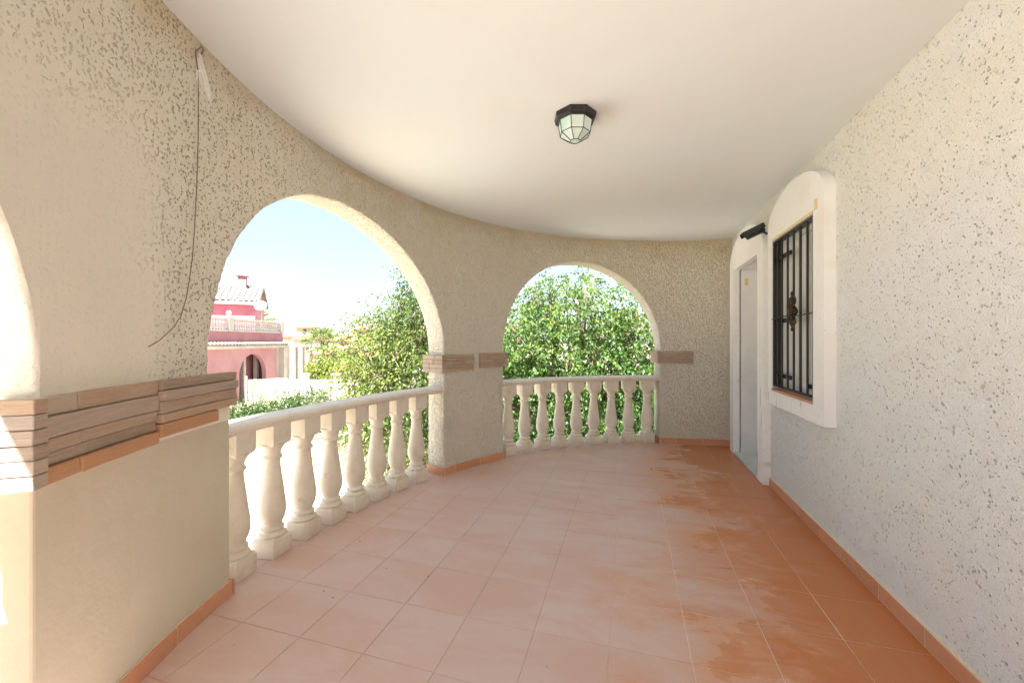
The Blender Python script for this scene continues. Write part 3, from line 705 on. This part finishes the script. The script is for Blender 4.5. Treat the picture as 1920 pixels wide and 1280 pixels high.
# ---- foliage
def leaf_mesh(name, pts, dirs, L_, W_, rng, mat, droop=.5, tone=None):
    n = len(pts); d = dirs/np.linalg.norm(dirs, axis=1, keepdims=True)
    up = rng.normal(size=(n, 3)); up[:, 2] += .6
    sdir = np.cross(d, up); sdir /= np.linalg.norm(sdir, axis=1, keepdims=True)+1e-9
    nn = np.cross(sdir, d)
    ln = L_*rng.uniform(.65, 1.25, (n, 1)); wd = W_*rng.uniform(.7, 1.2, (n, 1))
    v = np.empty((n, 4, 3), dtype=np.float32)
    v[:, 0] = pts; v[:, 1] = pts+d*ln*.45+sdir*wd*.5-nn*wd*.15; v[:, 2] = pts+d*ln-nn*ln*.12*droop; v[:, 3] = pts+d*ln*.45-sdir*wd*.5-nn*wd*.15
    me = bpy.data.meshes.new(name); me.vertices.add(n*4); me.vertices.foreach_set('co', v.reshape(-1))
    me.loops.add(n*4); me.loops.foreach_set('vertex_index', np.arange(n*4, dtype=np.int32))
    me.polygons.add(n); me.polygons.foreach_set('loop_start', np.arange(0, n*4, 4, dtype=np.int32)); me.polygons.foreach_set('loop_total', np.full(n, 4, dtype=np.int32))
    at = me.attributes.new('tone', 'FLOAT', 'POINT')
    tn = rng.uniform(0, 1, n) if tone is None else np.clip(tone+rng.normal(0, .17, n), 0, 1)
    at.data.foreach_set('value', np.repeat(tn, 4).astype(np.float32))
    me.update(calc_edges=True); me.materials.append(mat); return me
def in_lobes(rng, lobes, n, shell=.5):
    vol = np.array([l[3]*l[4]*l[5] for l in lobes])**.85; w_ = vol/vol.sum(); idx = rng.choice(len(lobes), n, p=w_)
    u = rng.normal(size=(n, 3)); u /= np.linalg.norm(u, axis=1, keepdims=True)
    rr = shell+(1-shell)*rng.uniform(0, 1, (n, 1))**.7
    l = np.array(lobes)[idx]
    return l[:, :3]+u*rr*l[:, 3:6], u
def tree(name, base, lobes, n_spray, per, spray_len, L_, W_, leaf, bark, seed, label, cat='tree', group=None, trunk_r=.14, bare=0, shell=.45, tone_fn=None, droop=1.0):
    """lobes are relative to base: (x, y, z, rx, ry, rz)"""
    rng = np.random.default_rng(seed); t = empty(name, base); tag(t, label, cat, group)
    c, u = in_lobes(rng, lobes, n_spray, shell)
    c += rng.normal(0, .08, c.shape)
    s = np.linspace(0, 1, per)[None, :, None]
    d0 = u*np.array([1, 1, .5])+rng.normal(0, .45, u.shape); d0[:, 2] += .25
    sl = spray_len*rng.uniform(.5, 1.3, (n_spray, 1, 1))
    P_ = c[:, None, :]+d0[:, None, :]*s*sl; P_[..., 2] -= (s[..., 0]**2)*sl[..., 0]*.85*droop
    P_ = P_+rng.normal(0, .028*spray_len/.4, P_.shape)
    dirs = d0[:, None, :]*.35+rng.normal(0, .45, P_.shape); dirs[..., 2] -= (.35+.6*s[..., 0])*droop
    tb = rng.uniform(.15, .85, (n_spray, 1))*np.ones((1, per))
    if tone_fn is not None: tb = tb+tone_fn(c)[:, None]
    me = leaf_mesh('crown', P_.reshape(-1, 3), dirs.reshape(-1, 3), L_, W_, rng, leaf, droop, tb.reshape(-1))
    obj('crown', me, t)
    mb = MB(); rnd = random.Random(seed)
    if trunk_r:
        cz = min(l[2]-l[5]*.3 for l in lobes); top = Vector((rnd.uniform(-.15, .15), rnd.uniform(-.15, .15), cz*.75))
        mb.tube([(0,0,-.05), top*.35+Vector((.05,.02,0)), top*.7, top], [trunk_r*1.25, trunk_r, trunk_r*.85, trunk_r*.75], 10)
        for l in lobes:
            e = Vector(l[:3]); mid_ = top.lerp(e, .5)+Vector((rnd.uniform(-.2,.2), rnd.uniform(-.2,.2), rnd.uniform(-.1,.2)))
            mb.tube([top, top.lerp(mid_, .5), mid_, e, e+Vector((0,0,l[5]*.5))], [trunk_r*.55, trunk_r*.45, trunk_r*.33, trunk_r*.2, trunk_r*.08], 6)
            for k in range(7):
                q = e+Vector((rnd.uniform(-1,1)*l[3], rnd.uniform(-1,1)*l[4], rnd.uniform(-.6,1)*l[5]))*.8
                mb.tube([mid_.lerp(e, rnd.uniform(.2, .9)), mid_.lerp(q, .6)+Vector((0,0,.1)), q], [trunk_r*.16, trunk_r*.11, trunk_r*.05], 5)
    for i in range(0, n_spray, max(1, int(n_spray/max(bare, 1)))) if bare else []:
        a, b, e = P_[i, 0], P_[i, per//2], P_[i, -1]; st = Vector(a)-Vector(d0[i])*.25
        mb.tube([st, a, b, e], [.006, .005, .004, .002], 3)
    if mb.v: mb.build('trunk', bark, t)
    return t

# dense green tree outside the farther arch
p = G(1.35, 9.2, GZ)
lobes = [(0,0,3.6,1.7,1.6,1.35),(-1.3,.1,3.9,1.1,1.1,1.1),(1.3,.3,3.5,1.1,1.1,1.2),(.2,0,4.65,1.25,1.2,.85),(-.9,-.2,2.3,1.3,1.2,1.2),(1.0,-.3,2.1,1.3,1.2,1.2),(0,-.6,1.4,1.5,1.1,1.1),(-.5,.1,5.0,.6,.6,.45),(1.7,0,4.4,.7,.7,.6),(-1.9,.2,3.0,.9,.9,1.2),(2.1,.2,2.7,.9,.9,1.2)]
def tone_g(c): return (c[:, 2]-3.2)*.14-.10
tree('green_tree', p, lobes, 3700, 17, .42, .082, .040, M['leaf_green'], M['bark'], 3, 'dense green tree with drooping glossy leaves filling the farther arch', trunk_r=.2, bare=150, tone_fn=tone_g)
# looser yellowing tree outside the near arch
p = G(-2.35, 8.8, GZ)
lobes = [(0,0,3.2,1.0,1.0,1.3),(-.85,0,3.6,.75,.8,.6),(.5,.1,4.2,.9,.9,.95),(-.4,.1,2.2,1.1,1.1,1.0),(.8,0,2.9,.9,1,1.2),(-1.05,.1,3.2,.5,.55,.45),(.45,0,5.1,.6,.5,.5),(-1.0,-.1,2.1,.65,.7,.7),(-.35,0,4.3,.6,.6,.5),(1.0,.1,4.7,.8,.7,.8),(-.75,0,4.35,.3,.3,.3)]
def tone_y(c): return -c[:, 0]*.16-.2+.12*np.exp(-((c[:, 2]-3.6)/.5)**2)
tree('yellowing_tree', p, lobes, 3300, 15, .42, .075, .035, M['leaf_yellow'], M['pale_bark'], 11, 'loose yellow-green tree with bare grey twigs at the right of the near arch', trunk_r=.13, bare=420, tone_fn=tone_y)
for q_, sd_, lb_ in (((3.4, 13.5), 41, 'dark tree behind the right half of the dense green tree'), ((-.6, 14.0), 42, 'dark tree behind the left half of the dense green tree'), ((-3.4, 15.5), 43, 'mid green tree showing through the yellowing tree')):
    tree('green_tree', G(*q_, GZ), [(0,0,2.6,2.2,1.2,1.6),(-1.4,0,1.8,1.4,1.1,1.4),(1.5,0,1.9,1.4,1.1,1.5),(0,0,1.0,2.4,1.0,.9)], 1500, 12, .5, .14, .075, M['leaf_green'], M['bark'], sd_, lb_, trunk_r=.16)
# near hedge top beyond the near railing
p = G(-7.6, 12.9, GZ)
lobes = [(-1.0,0,1.25,.9,.7,.5),(0,.3,1.4,.9,.7,.55),(.85,.4,1.75,.7,.7,.5),(-1.8,-.3,1.1,.8,.7,.5),(.2,.3,.9,1.2,.8,.6),(-1.0,0,.7,1.2,.7,.5),(1.2,.5,1.2,.6,.6,.5)]
tree('hedge', p, lobes, 3400, 13, .26, .075, .034, M['leaf_hedge'], M['bark'], 21, 'fine-leaved green hedge rising just beyond the near railing', 'hedge', trunk_r=.05, droop=-.3)
p = G(-5.75, 13.4, GZ)
lobes = [(0,0,1.7,.9,.6,.9),(.6,.2,1.3,.7,.6,.9),(-.6,0,1.6,.6,.6,.8)]
tree('flowering_shrub', p, lobes, 620, 12, .3, .06, .035, M['leaf_flower'], M['pale_bark'], 23, 'pale pink flowering shrub between the green hedge and the white garden wall', 'shrub', trunk_r=.04, shell=.3)
# rounder citrus tree behind the garden wall
p = G(-10.9, 23.5, GZ)
lobes = [(0,0,2.2,1.2,1.0,.85),(-.7,0,2.0,.7,.8,.6),(.9,.1,2.3,.8,.9,.7),(1.7,.2,2.1,.7,.8,.7)]
tree('citrus_tree', p, lobes, 1100, 12, .3, .11, .06, M['leaf_citrus'], M['bark'], 31, 'round yellow-green citrus tree behind the white garden wall', trunk_r=.09)
p = G(-12.7, 31, GZ)
lobes = [(-.9,0,2.6,.6,.5,.5),(0,0,2.6,.7,.5,.5),(.7,0,2.5,.6,.5,.5),(0,0,1.9,1.4,.5,.6)]
tree('cypress_hedge', p, lobes, 900, 10, .2, .10, .05, M['leaf_dark'], M['bark'], 33, 'dark green clipped hedge beside the pink house columns', 'hedge', trunk_r=.06, droop=-.2, shell=.7)
p = G(-12.2, 22.3, GZ)
tree('dry_shrub', p, [(0,0,1.1,.5,.4,.6),(.4,0,.8,.4,.4,.5)], 200, 10, .3, .10, .04, M['leaf_dry'], M['pale_bark'], 35, 'dry orange-brown shrub at the foot of the pink house columns', 'shrub', trunk_r=.04, shell=.2)
def fan_palm(base, h, nf, Lf, seed, label, wr=1.0):
    rnd = random.Random(seed); t = empty('palm_tree', base); tag(t, label, 'palm tree')
    mb = MB(); mb.tube([(0,0,-.05),(.05,0,h*.4),(0,.05,h*.8),(0,0,h)], [.2,.16,.15,.13], 8); mb.build('trunk', M['bark'], t)
    P_ = []; D_ = []
    mbp = MB()
    for i in range(nf):
        az = rnd.uniform(0, 2*PI); el = rnd.uniform(-.6, 1.35); d = Vector((math.cos(az)*math.cos(el), math.sin(az)*math.cos(el), math.sin(el)))
        o = Vector((0,0,h)); e = o+d*Lf*.55+Vector((0,0,-.05)); mbp.tube([o, e], [.02, .012], 4)
        s = d.cross(Vector((0,0,1))).normalized(); u = s.cross(d)
        for k in range(13):
            a = rad(-78+13*k); q = d*math.cos(a)+s*math.sin(a)+u*rnd.uniform(-.1,.1); P_.append(e); D_.append(q*1.0+Vector((0,0,-.18)))
    rng = np.random.default_rng(seed)
    me = leaf_mesh('fronds', np.array([tuple(v) for v in P_]), np.array([tuple(v) for v in D_]), Lf*.62, .075*wr, rng, M['leaf_palm'], 1.0, np.full(len(P_), .5)); obj('fronds', me, t)
    mbp.build('stalks', M['bark'], t)
fan_palm(G(-14.1, 29.5, GZ), 3.9, 34, 1.25, 5, 'fan palm behind the yellow-green citrus tree')
fan_palm(G(-12.9, 28.3, GZ), 3.0, 20, .9, 6, 'shorter fan palm in front of the far peach houses')
fan_palm(G(-25.2, 40, GZ), 6.0, 22, 1.3, 8, 'palm whose dark top shows over the pink house terrace railing')
fan_palm(G(-23.3, 46, GZ), 4.4, 22, 1.3, 9, 'small palm between the pink house corner and the first cream house')

# ---- garden walls and gate
def gwall(name, a, b, z1, th, mat, label, cap=True, posts=()):
    a = G(*a, GZ); b = G(*b, GZ); d = (b-a); ln = d.length; t = empty(name, a, math.atan2(d.y, d.x)); tag(t, label, 'wall')
    mb = MB(); mb.box(0, ln, -th/2, th/2, 0, z1-GZ); mb.build('wall_body', mat, t, .01)
    if cap: mb = MB(); mb.box(-.02, ln+.02, -th/2-.04, th/2+.04, z1-GZ+.001, z1-GZ+.06); mb.build('coping', M['ext_white'], t, .01)
    for q in posts: mb = MB(); mb.box(q-.16, q+.16, -.16, .16, 0, z1-GZ+.32); mb.box(q-.2, q+.2, -.2, .2, z1-GZ+.321, z1-GZ+.38); mb.build('post', M['ext_white'], t, .01)
gwall('garden_wall', (-12.2, 21.0), (-4.2, 20.6), -.75, .2, M['gdn_wall'], 'long white garden wall below the citrus tree', posts=(1.3,))
gwall('garden_wall', (-5.9, 13.2), (-3.1, 12.9), -.1, .2, M['gdn_wall'], 'nearer white garden wall left of the yellowing tree', posts=(.2,))
gwall('garden_wall', (-14.5, 33), (-9, 33), -.35, .2, M['gdn_wall'], 'white wall under the dark clipped hedge', cap=False)
gwall('garden_wall', (-9.5, 9.6), (-1.5, 11.5), -1.2, .2, M['gdn_beige'], 'low beige wall seen between the near balusters')
gt = empty('slatted_gate', G(-15.0, 24.5, GZ), YAW+rad(35)); tag(gt, 'weathered pale beige slatted gate in front of the pink house arch', 'gate')
for k in range(9):
    mb = MB(); mb.box(-1.05+k*.235, -1.05+k*.235+.205, -.02, .02, .1, 1.62+.05*random.random()); mb.build('slat', M['gdn_beige'], gt, .004)
for z in (.45, 1.35):
    mb = MB(); mb.box(-1.1, 1.1, .021, .06, z, z+.09); mb.build('crosspiece', M['gdn_beige'], gt)
for x in (-1.22, 1.12):
    mb = MB(); mb.box(x, x+.12, -.06, .06, 0, 1.85); mb.build('post', M['gdn_beige'], gt)

# ---- pink house
ph = empty('pink_house', G(-17.9, 26, GZ), YAW); tag(ph, 'pink rendered house with balustraded terrace and pale tiled tower roof', 'house')
PM = Matrix.Rotation(-YAW, 4, 'Z') @ Matrix.Translation(-G(-17.9, 26, GZ))      # world -> house frame
def HL(lat, dep, z): return Vector((lat+17.9, dep-26, z-GZ))                     # survey -> house frame
def hbox(mb, l0, l1, d0, d1, z0, z1): mb.box(l0+17.9, l1+17.9, d0-26, d1-26, z0-GZ, z1-GZ)
# facade with an arched opening, plane at lateral -17.9
def arch_wall(mb, lat0, lat1, d0, d1, zb, zt, c, r_, spring):
    n = 18; hbox(mb, lat0, lat1, d0, c-r_, zb, zt); hbox(mb, lat0, lat1, c+r_, d1, zb, zt)
    for i in range(n):
        a0, a1 = PI*i/n, PI*(i+1)/n
        p0 = (c-r_*math.cos(a0), spring+r_*math.sin(a0)); p1 = (c-r_*math.cos(a1), spring+r_*math.sin(a1))
        vs = []
        for lt in (lat0, lat1):
            vs += [HL(lt, p0[0], p0[1]), HL(lt, p1[0], p1[1]), HL(lt, p1[0], zt), HL(lt, p0[0], zt)]
        mb.add(vs, [(0,1,2,3),(7,6,5,4),(0,4,5,1)])
mb = MB(); arch_wall(mb, -18.2, -17.9, 15, 30.2, GZ, .9, 27.5, 1.42, -.95); mb.build('facade', M['pink_pale'], ph)
mb = MB(); hbox(mb, -27, -20.2, 15, 30.2, GZ, 1.95); hbox(mb, -20.2, -19.3, 24.6, 30.0, GZ, 1.15); hbox(mb, -20.2, -18.2, 15, 24.6, GZ, 1.95); hbox(mb, -20.2, -18.2, 30.0, 30.2, GZ, 1.2); mb.build('wall', M['pink'], ph)
for dd_ in (27.9, 29.3):
    mb = MB(); hbox(mb, -19.0, -18.75, dd_-.13, dd_+.13, GZ, 1.2); mb.build('inner_column', M['ext_white'], ph, .02)
mb = MB(); hbox(mb, -20.2, -17.86, 15, 31.0, 1.20, 1.955); mb.build('parapet_band', M['pink'], ph, .02)
mb = MB(); hbox(mb, -18.2, -17.55, 14.8, 31.2, .86, 1.06); mb.build('fascia', M['ext_white'], ph, .01)
# half-round tiles on the skirt roof
def halftile(Lt, r_, taper=.85):
    mb = MB(); n = 6; vs = []
    for s_, rr in ((0, r_), (Lt, r_*taper)):
        for dr_ in (0, -.018):
            for k in range(n+1):
                a = PI*k/n; vs.append(((rr+dr_)*math.cos(a), s_, (rr+dr_)*math.sin(a)))
    m_ = n+1; fs = []
    for k in range(n):
        fs.append((k, k+1, 2*m_+k+1, 2*m_+k)); fs.append((m_+k, 3*m_+k, 3*m_+k+1, m_+k+1)); fs.append((k, m_+k, m_+k+1, k+1)); fs.append((2*m_+k, 2*m_+k+1, 3*m_+k+1, 3*m_+k))
    mb.add(vs, fs, True); me = mb.mesh('roof_tile'); me.materials.append(M['tile_pale']); return me
HT = halftile(.5, .13)
k = 0; d = 22.2
while d < 31.1:      # eaves course, running out of the wall
    o = obj('roof_tile', HT, ph, HL(-17.45, d, 1.075), (rad(22), 0, rad(90))); d += .30
mb = MB(); mb.add([HL(-17.5,14.8,1.065), HL(-17.5,31.2,1.065), HL(-17.88,31.2,1.24), HL(-17.88,14.8,1.24), HL(-17.5,14.8,1.045), HL(-17.5,31.2,1.045), HL(-17.88,31.2,1.05), HL(-17.88,14.8,1.05)], [(0,1,2,3),(7,6,5,4),(0,4,5,1),(1,5,6,2),(2,6,7,3),(3,7,4,0)]); mb.build('skirt_roof', M['tile_pale'], ph)
# terrace railing
mb = MB(); hbox(mb, -18.05, -17.85, 15, 31, 1.957, 2.07); hbox(mb, -18.08, -17.82, 15, 31, 2.70, 2.80); rail = mb.build('terrace_railing', M['ext_white'], ph, .01)
hbm = MB(); hbm.lathe([(.06,0),(.06,.05),(.035,.08),(.075,.2),(.07,.28),(.035,.45),(.035,.5),(.06,.55),(.06,.63)], 8); HB = hbm.mesh('baluster'); HB.materials.append(M['ext_white'])
posts = (25.2, 30.85)
d = 21.5
while d < 30.6:
    if min(abs(d-q) for q in posts) > .28: obj('baluster', HB, rail, HL(-17.95, d, 2.07))
    d += .235
for q in posts:
    mb = MB(); hbox(mb, -18.12, -17.78, q-.19, q+.19, 1.957, 2.92); mb.lathe([(.02,0),(.08,.02),(.07,.06),(.13,.11),(.165,.2),(.13,.3),(.07,.35),(.0,.37)], 12, tuple(HL(-17.95, q, 2.92))); mb.build('post', M['ext_white'], rail, .01)
# end return of the railing, columns and porch beam to the right
mb = MB(); hbox(mb, -20.2, -18.1, 30.85, 31.0, 1.957, 2.07); hbox(mb, -20.2, -18.1, 30.82, 31.03, 2.70, 2.80); mb.build('end_railing', M['ext_white'], ph)
for lt, dd in ((-17.72, 30.75), (-17.85, 33.0), (-17.75, 33.9)):
    mb = MB(); w_ = .2 if dd < 31 else .11; hbox(mb, lt-w_, lt+w_, dd-w_, dd+w_, GZ, .86); mb.build('column', M['ext_white'], ph, .02)
mb = MB(); hbox(mb, -19.4, -17.3, 31.2, 34.3, .86, 1.02); mb.build('porch_roof', M['ext_white'], ph, .01)
mb = MB(); hbox(mb, -19.3, -19.1, 31.0, 34.2, GZ, .86); mb.build('porch_wall', M['ext_white'], ph)
# tower
ta = math.atan2(-2.1, 4.4); TMx = Matrix.Translation(HL(-19.65, 30.4, 1.957)) @ Matrix.Rotation(math.atan2(2.1, 4.4), 4, 'Z')
# local tower frame: +x along the gable normal (to the right), +y into depth along the gable
mb = MB(); ZE = 2.38; Dp = 5.2; Ln = 4.6
mb.box(-Ln, 0, 0, Dp, 0, ZE, TMx)
mb.add([TMx @ Vector(v) for v in ((0,0,ZE),(0,Dp,ZE),(0,Dp/2,ZE+1.35),(-Ln,0,ZE),(-Ln,Dp,ZE),(-Ln,Dp/2,ZE+1.35))], [(0,1,2),(5,4,3),(0,2,5,3),(1,4,5,2)])
mb.build('tower_wall', M['pink'], ph)
ov = .3; rl = math.hypot(Dp/2+ov, 1.35+ov*.52); sl = math.atan2(1.35+ov*.52, Dp/2+ov)
mb = MB()
for sgn in (0, 1):
    y0, y1 = (-ov, Dp/2) if sgn == 0 else (Dp+ov, Dp/2)
    z0, z1 = ZE-ov*.52+.03, ZE+1.38
    vs = [Vector((-Ln-ov, y0, z0)), Vector((ov, y0, z0)), Vector((ov, y1, z1)), Vector((-Ln-ov, y1, z1))]; vs += [v+Vector((0,0,.10)) for v in vs]
    mb.add([TMx @ v for v in vs], [(0,1,2,3),(7,6,5,4),(0,4,5,1),(1,5,6,2),(2,6,7,3),(3,7,4,0)])
rf = mb.build('tower_roof', M['tile_pale'], ph)
mb = MB(); mb.box(-Ln-ov, ov+.02, -ov-.06, -ov+.02, ZE-ov*.52-.08, ZE-ov*.52+.14, TMx); mb.build('tower_fascia', M['ext_white'], ph, .01)
for i in range(13):
    for j in range(6):
        q = Vector((ov-.12-i*.36, -ov-.02+j*(Dp/2+ov)/6, ZE-ov*.52+.14+j*(1.35+ov*.52)/6+.004))
        o = obj('roof_tile', HT, rf); o.matrix_local = TMx @ Matrix.Translation(q) @ Matrix.Rotation(sl, 4, 'X') @ Matrix.Diagonal((1.15, 1.1, 1.0, 1))
chm = MB(); cm = TMx @ Matrix.Translation((-1.15, Dp/2-.4, ZE+1.12)); chm.box(-.28, .28, -.28, .28, -.25, .85, cm)
for a in (-.24, -.08, .08, .24): chm.box(a-.04, a+.04, -.28, -.2, .851, 1.08, cm); chm.box(a-.04, a+.04, .2, .28, .851, 1.08, cm)
ch = chm.build('chimney', M['pink'], ph)
mb = MB(); mb.box(-.4, .4, -.4, .4, 1.085, 1.15, cm); mb.lathe([(.5,1.151),(.42,1.22),(.1,1.4),(.05,1.5)], 4, rot=PI/4, smooth=False, M=cm); mb.build('chimney_cap', M['tile_pale'], ch, .01)
# satellite dish on the terrace
sdish = empty('satellite_dish', G(-18.4, 29.2, 1.957), YAW); tag(sdish, 'white satellite dish on a mast on the pink house terrace', 'satellite dish')
mb = MB(); mb.tube([(0,0,0),(0,0,1.75)], .035, 8); mb.build('mast', M['ext_white'], sdish)
dm = Matrix.Translation((0, -.1, 1.95)) @ Matrix.Rotation(rad(62), 4, 'X') @ Matrix.Rotation(rad(20), 4, 'Y')
mb = MB(); mb.lathe([(.02,-.0),(.15,.015),(.3,.06),(.40,.11),(.395,.12),(.29,.075),(.15,.03),(.02,.015)], 20, M=dm); mb.build('dish', M['ext_white'], sdish)
mb = MB(); mb.tube([dm @ Vector((.3,0,.08)), dm @ Vector((.05,0,.5))], .015, 6); mb.build('arm', M['ext_white'], sdish)

# ---- far houses (survey positions; each with roof, windows and panes)
def far_house(lat, dep, w_, d_, zt, roofh, wall, label, wins=(), rz=0.0, flat=False, tower=None, annex=None):
    t = empty('far_house', G(lat, dep, GZ), YAW+rz); tag(t, label, 'house', 'cream houses on the far side of the gardens')
    mb = MB(); mb.box(-w_/2, w_/2, 0, d_, 0, zt-GZ); mb.build('wall', M[wall], t)
    def roof(x0, x1, y0, y1, z, h):
        mb = MB(); xm = (x0+x1)/2; o_ = .35; ym = (y0+y1)/2; rx = (x1-x0)*.18
        mb.add([(x0-o_,y0-o_,z),(x1+o_,y0-o_,z),(x1+o_,y1+o_,z),(x0-o_,y1+o_,z),(x0+rx,ym,z+h),(x1-rx,ym,z+h),(x0-o_,y0-o_,z-.12),(x1+o_,y0-o_,z-.12),(x1+o_,y1+o_,z-.12),(x0-o_,y1+o_,z-.12)],
               [(0,1,5,4),(1,2,5),(2,3,4,5),(3,0,4),(0,6,7,1),(1,7,8,2),(2,8,9,3),(3,9,6,0),(9,8,7,6)]); mb.build('roof', M['tile_far'], t)
    if flat: mb = MB(); mb.box(-w_/2-.15, w_/2+.15, -.15, d_+.15, zt-GZ+.002, zt-GZ+.25); mb.build('parapet', M['ext_white'], t)
    else: roof(-w_/2, w_/2, 0, d_, zt-GZ+.12, roofh)
    if tower:
        x0, x1, z1, h = tower; mb = MB(); mb.box(x0, x1, 1.0, 1.0+(x1-x0), zt-GZ-.5, z1-GZ); mb.build('tower', M[wall], t); roof(x0, x1, 1.0, 1.0+(x1-x0), z1-GZ+.12, h)
        f = MB(); xm = (x0+x1)/2; f.box(xm-.3, xm+.3, .94, .99, (z1+zt)/2-GZ-.1, (z1+zt)/2-GZ+.75); f.build('window', M['dark_win'], t)
    for x, z, a, b in wins:
        f = MB(); f.box(x-a/2-.08, x+a/2+.08, -.05, -.002, z-GZ-.08, z-GZ+b+.08); fo = f.build('window', M['ext_white'], t)
        f = MB(); f.box(x-a/2, x+a/2, -.075, -.051, z-GZ, z-GZ+b); f.build('pane', M['dark_win'], fo)
far_house(-33.5, 68, 7, 7, 1.7, 1.2, 'cream_far', 'cream far house with a tall square tower, right of the pink house', ((-1.5,-.3,.8,1.1),(1.5,.4,.5,.6)), .2, tower=(-3.4,-.8,3.7,.8))
far_house(-30.4, 78, 6, 6, 2.4, 1.1, 'peach_far', 'low peach far house between the two towered houses', ((-1,.2,.8,1),(1.2,.2,.8,1)), -.1)
far_house(-26.6, 70, 5.5, 7, 1.4, 1.1, 'cream_far', 'cream far house with a square tower, left of the yellowing tree', ((-.6,-.6,.8,1),(1.4,-.6,.8,1)), -.15, tower=(-2.2,.3,3.4,.75))
far_house(-15.4, 44, 6.5, 5, .55, .8, 'rose_far', 'rose far house behind the palm with a flat parapet', ((-1.8,-1.4,.9,1.2),(1.2,-1.4,.9,1.2)), 0, flat=True)
far_house(-40.5, 74, 7, 7, 2.2, 1.2, 'cream_far', 'cream far house half hidden behind the pink house', ((-1.5,0,.8,1),(1.8,0,.8,1)), .1)
far_house(-20.5, 82, 8, 7, 2.6, 1.3, 'cream_far', 'wide cream far house glimpsed through the yellowing tree', ((-2,.2,.9,1.1),(1.5,.2,.9,1.1)), -.2)
far_house(-23.5, 52, 6, 5, -.3, .9, 'cream_far', 'low cream house directly behind the fan palm', ((-1.3,-1.7,.9,1.1),(1.2,-1.7,.9,1.1)), .05)
for lt, dd, lab in ((-33, 95, 'far green treetop between the towered houses'), (-4, 60, 'far green tree behind the yellowing tree'), (-12, 75, 'far green tree right of the wide cream house')):
    rnd_ = random.Random(int(dd)); tree('far_tree', G(lt, dd, GZ), [(0,0,3.6,2.2,2,1.5),(1.5,0,3,1.5,1.5,1.2),(-1.6,0,3.1,1.4,1.4,1.2)], 500, 8, .6, .35, .2, M['leaf_dark'], M['bark'], int(dd), lab, trunk_r=.2)
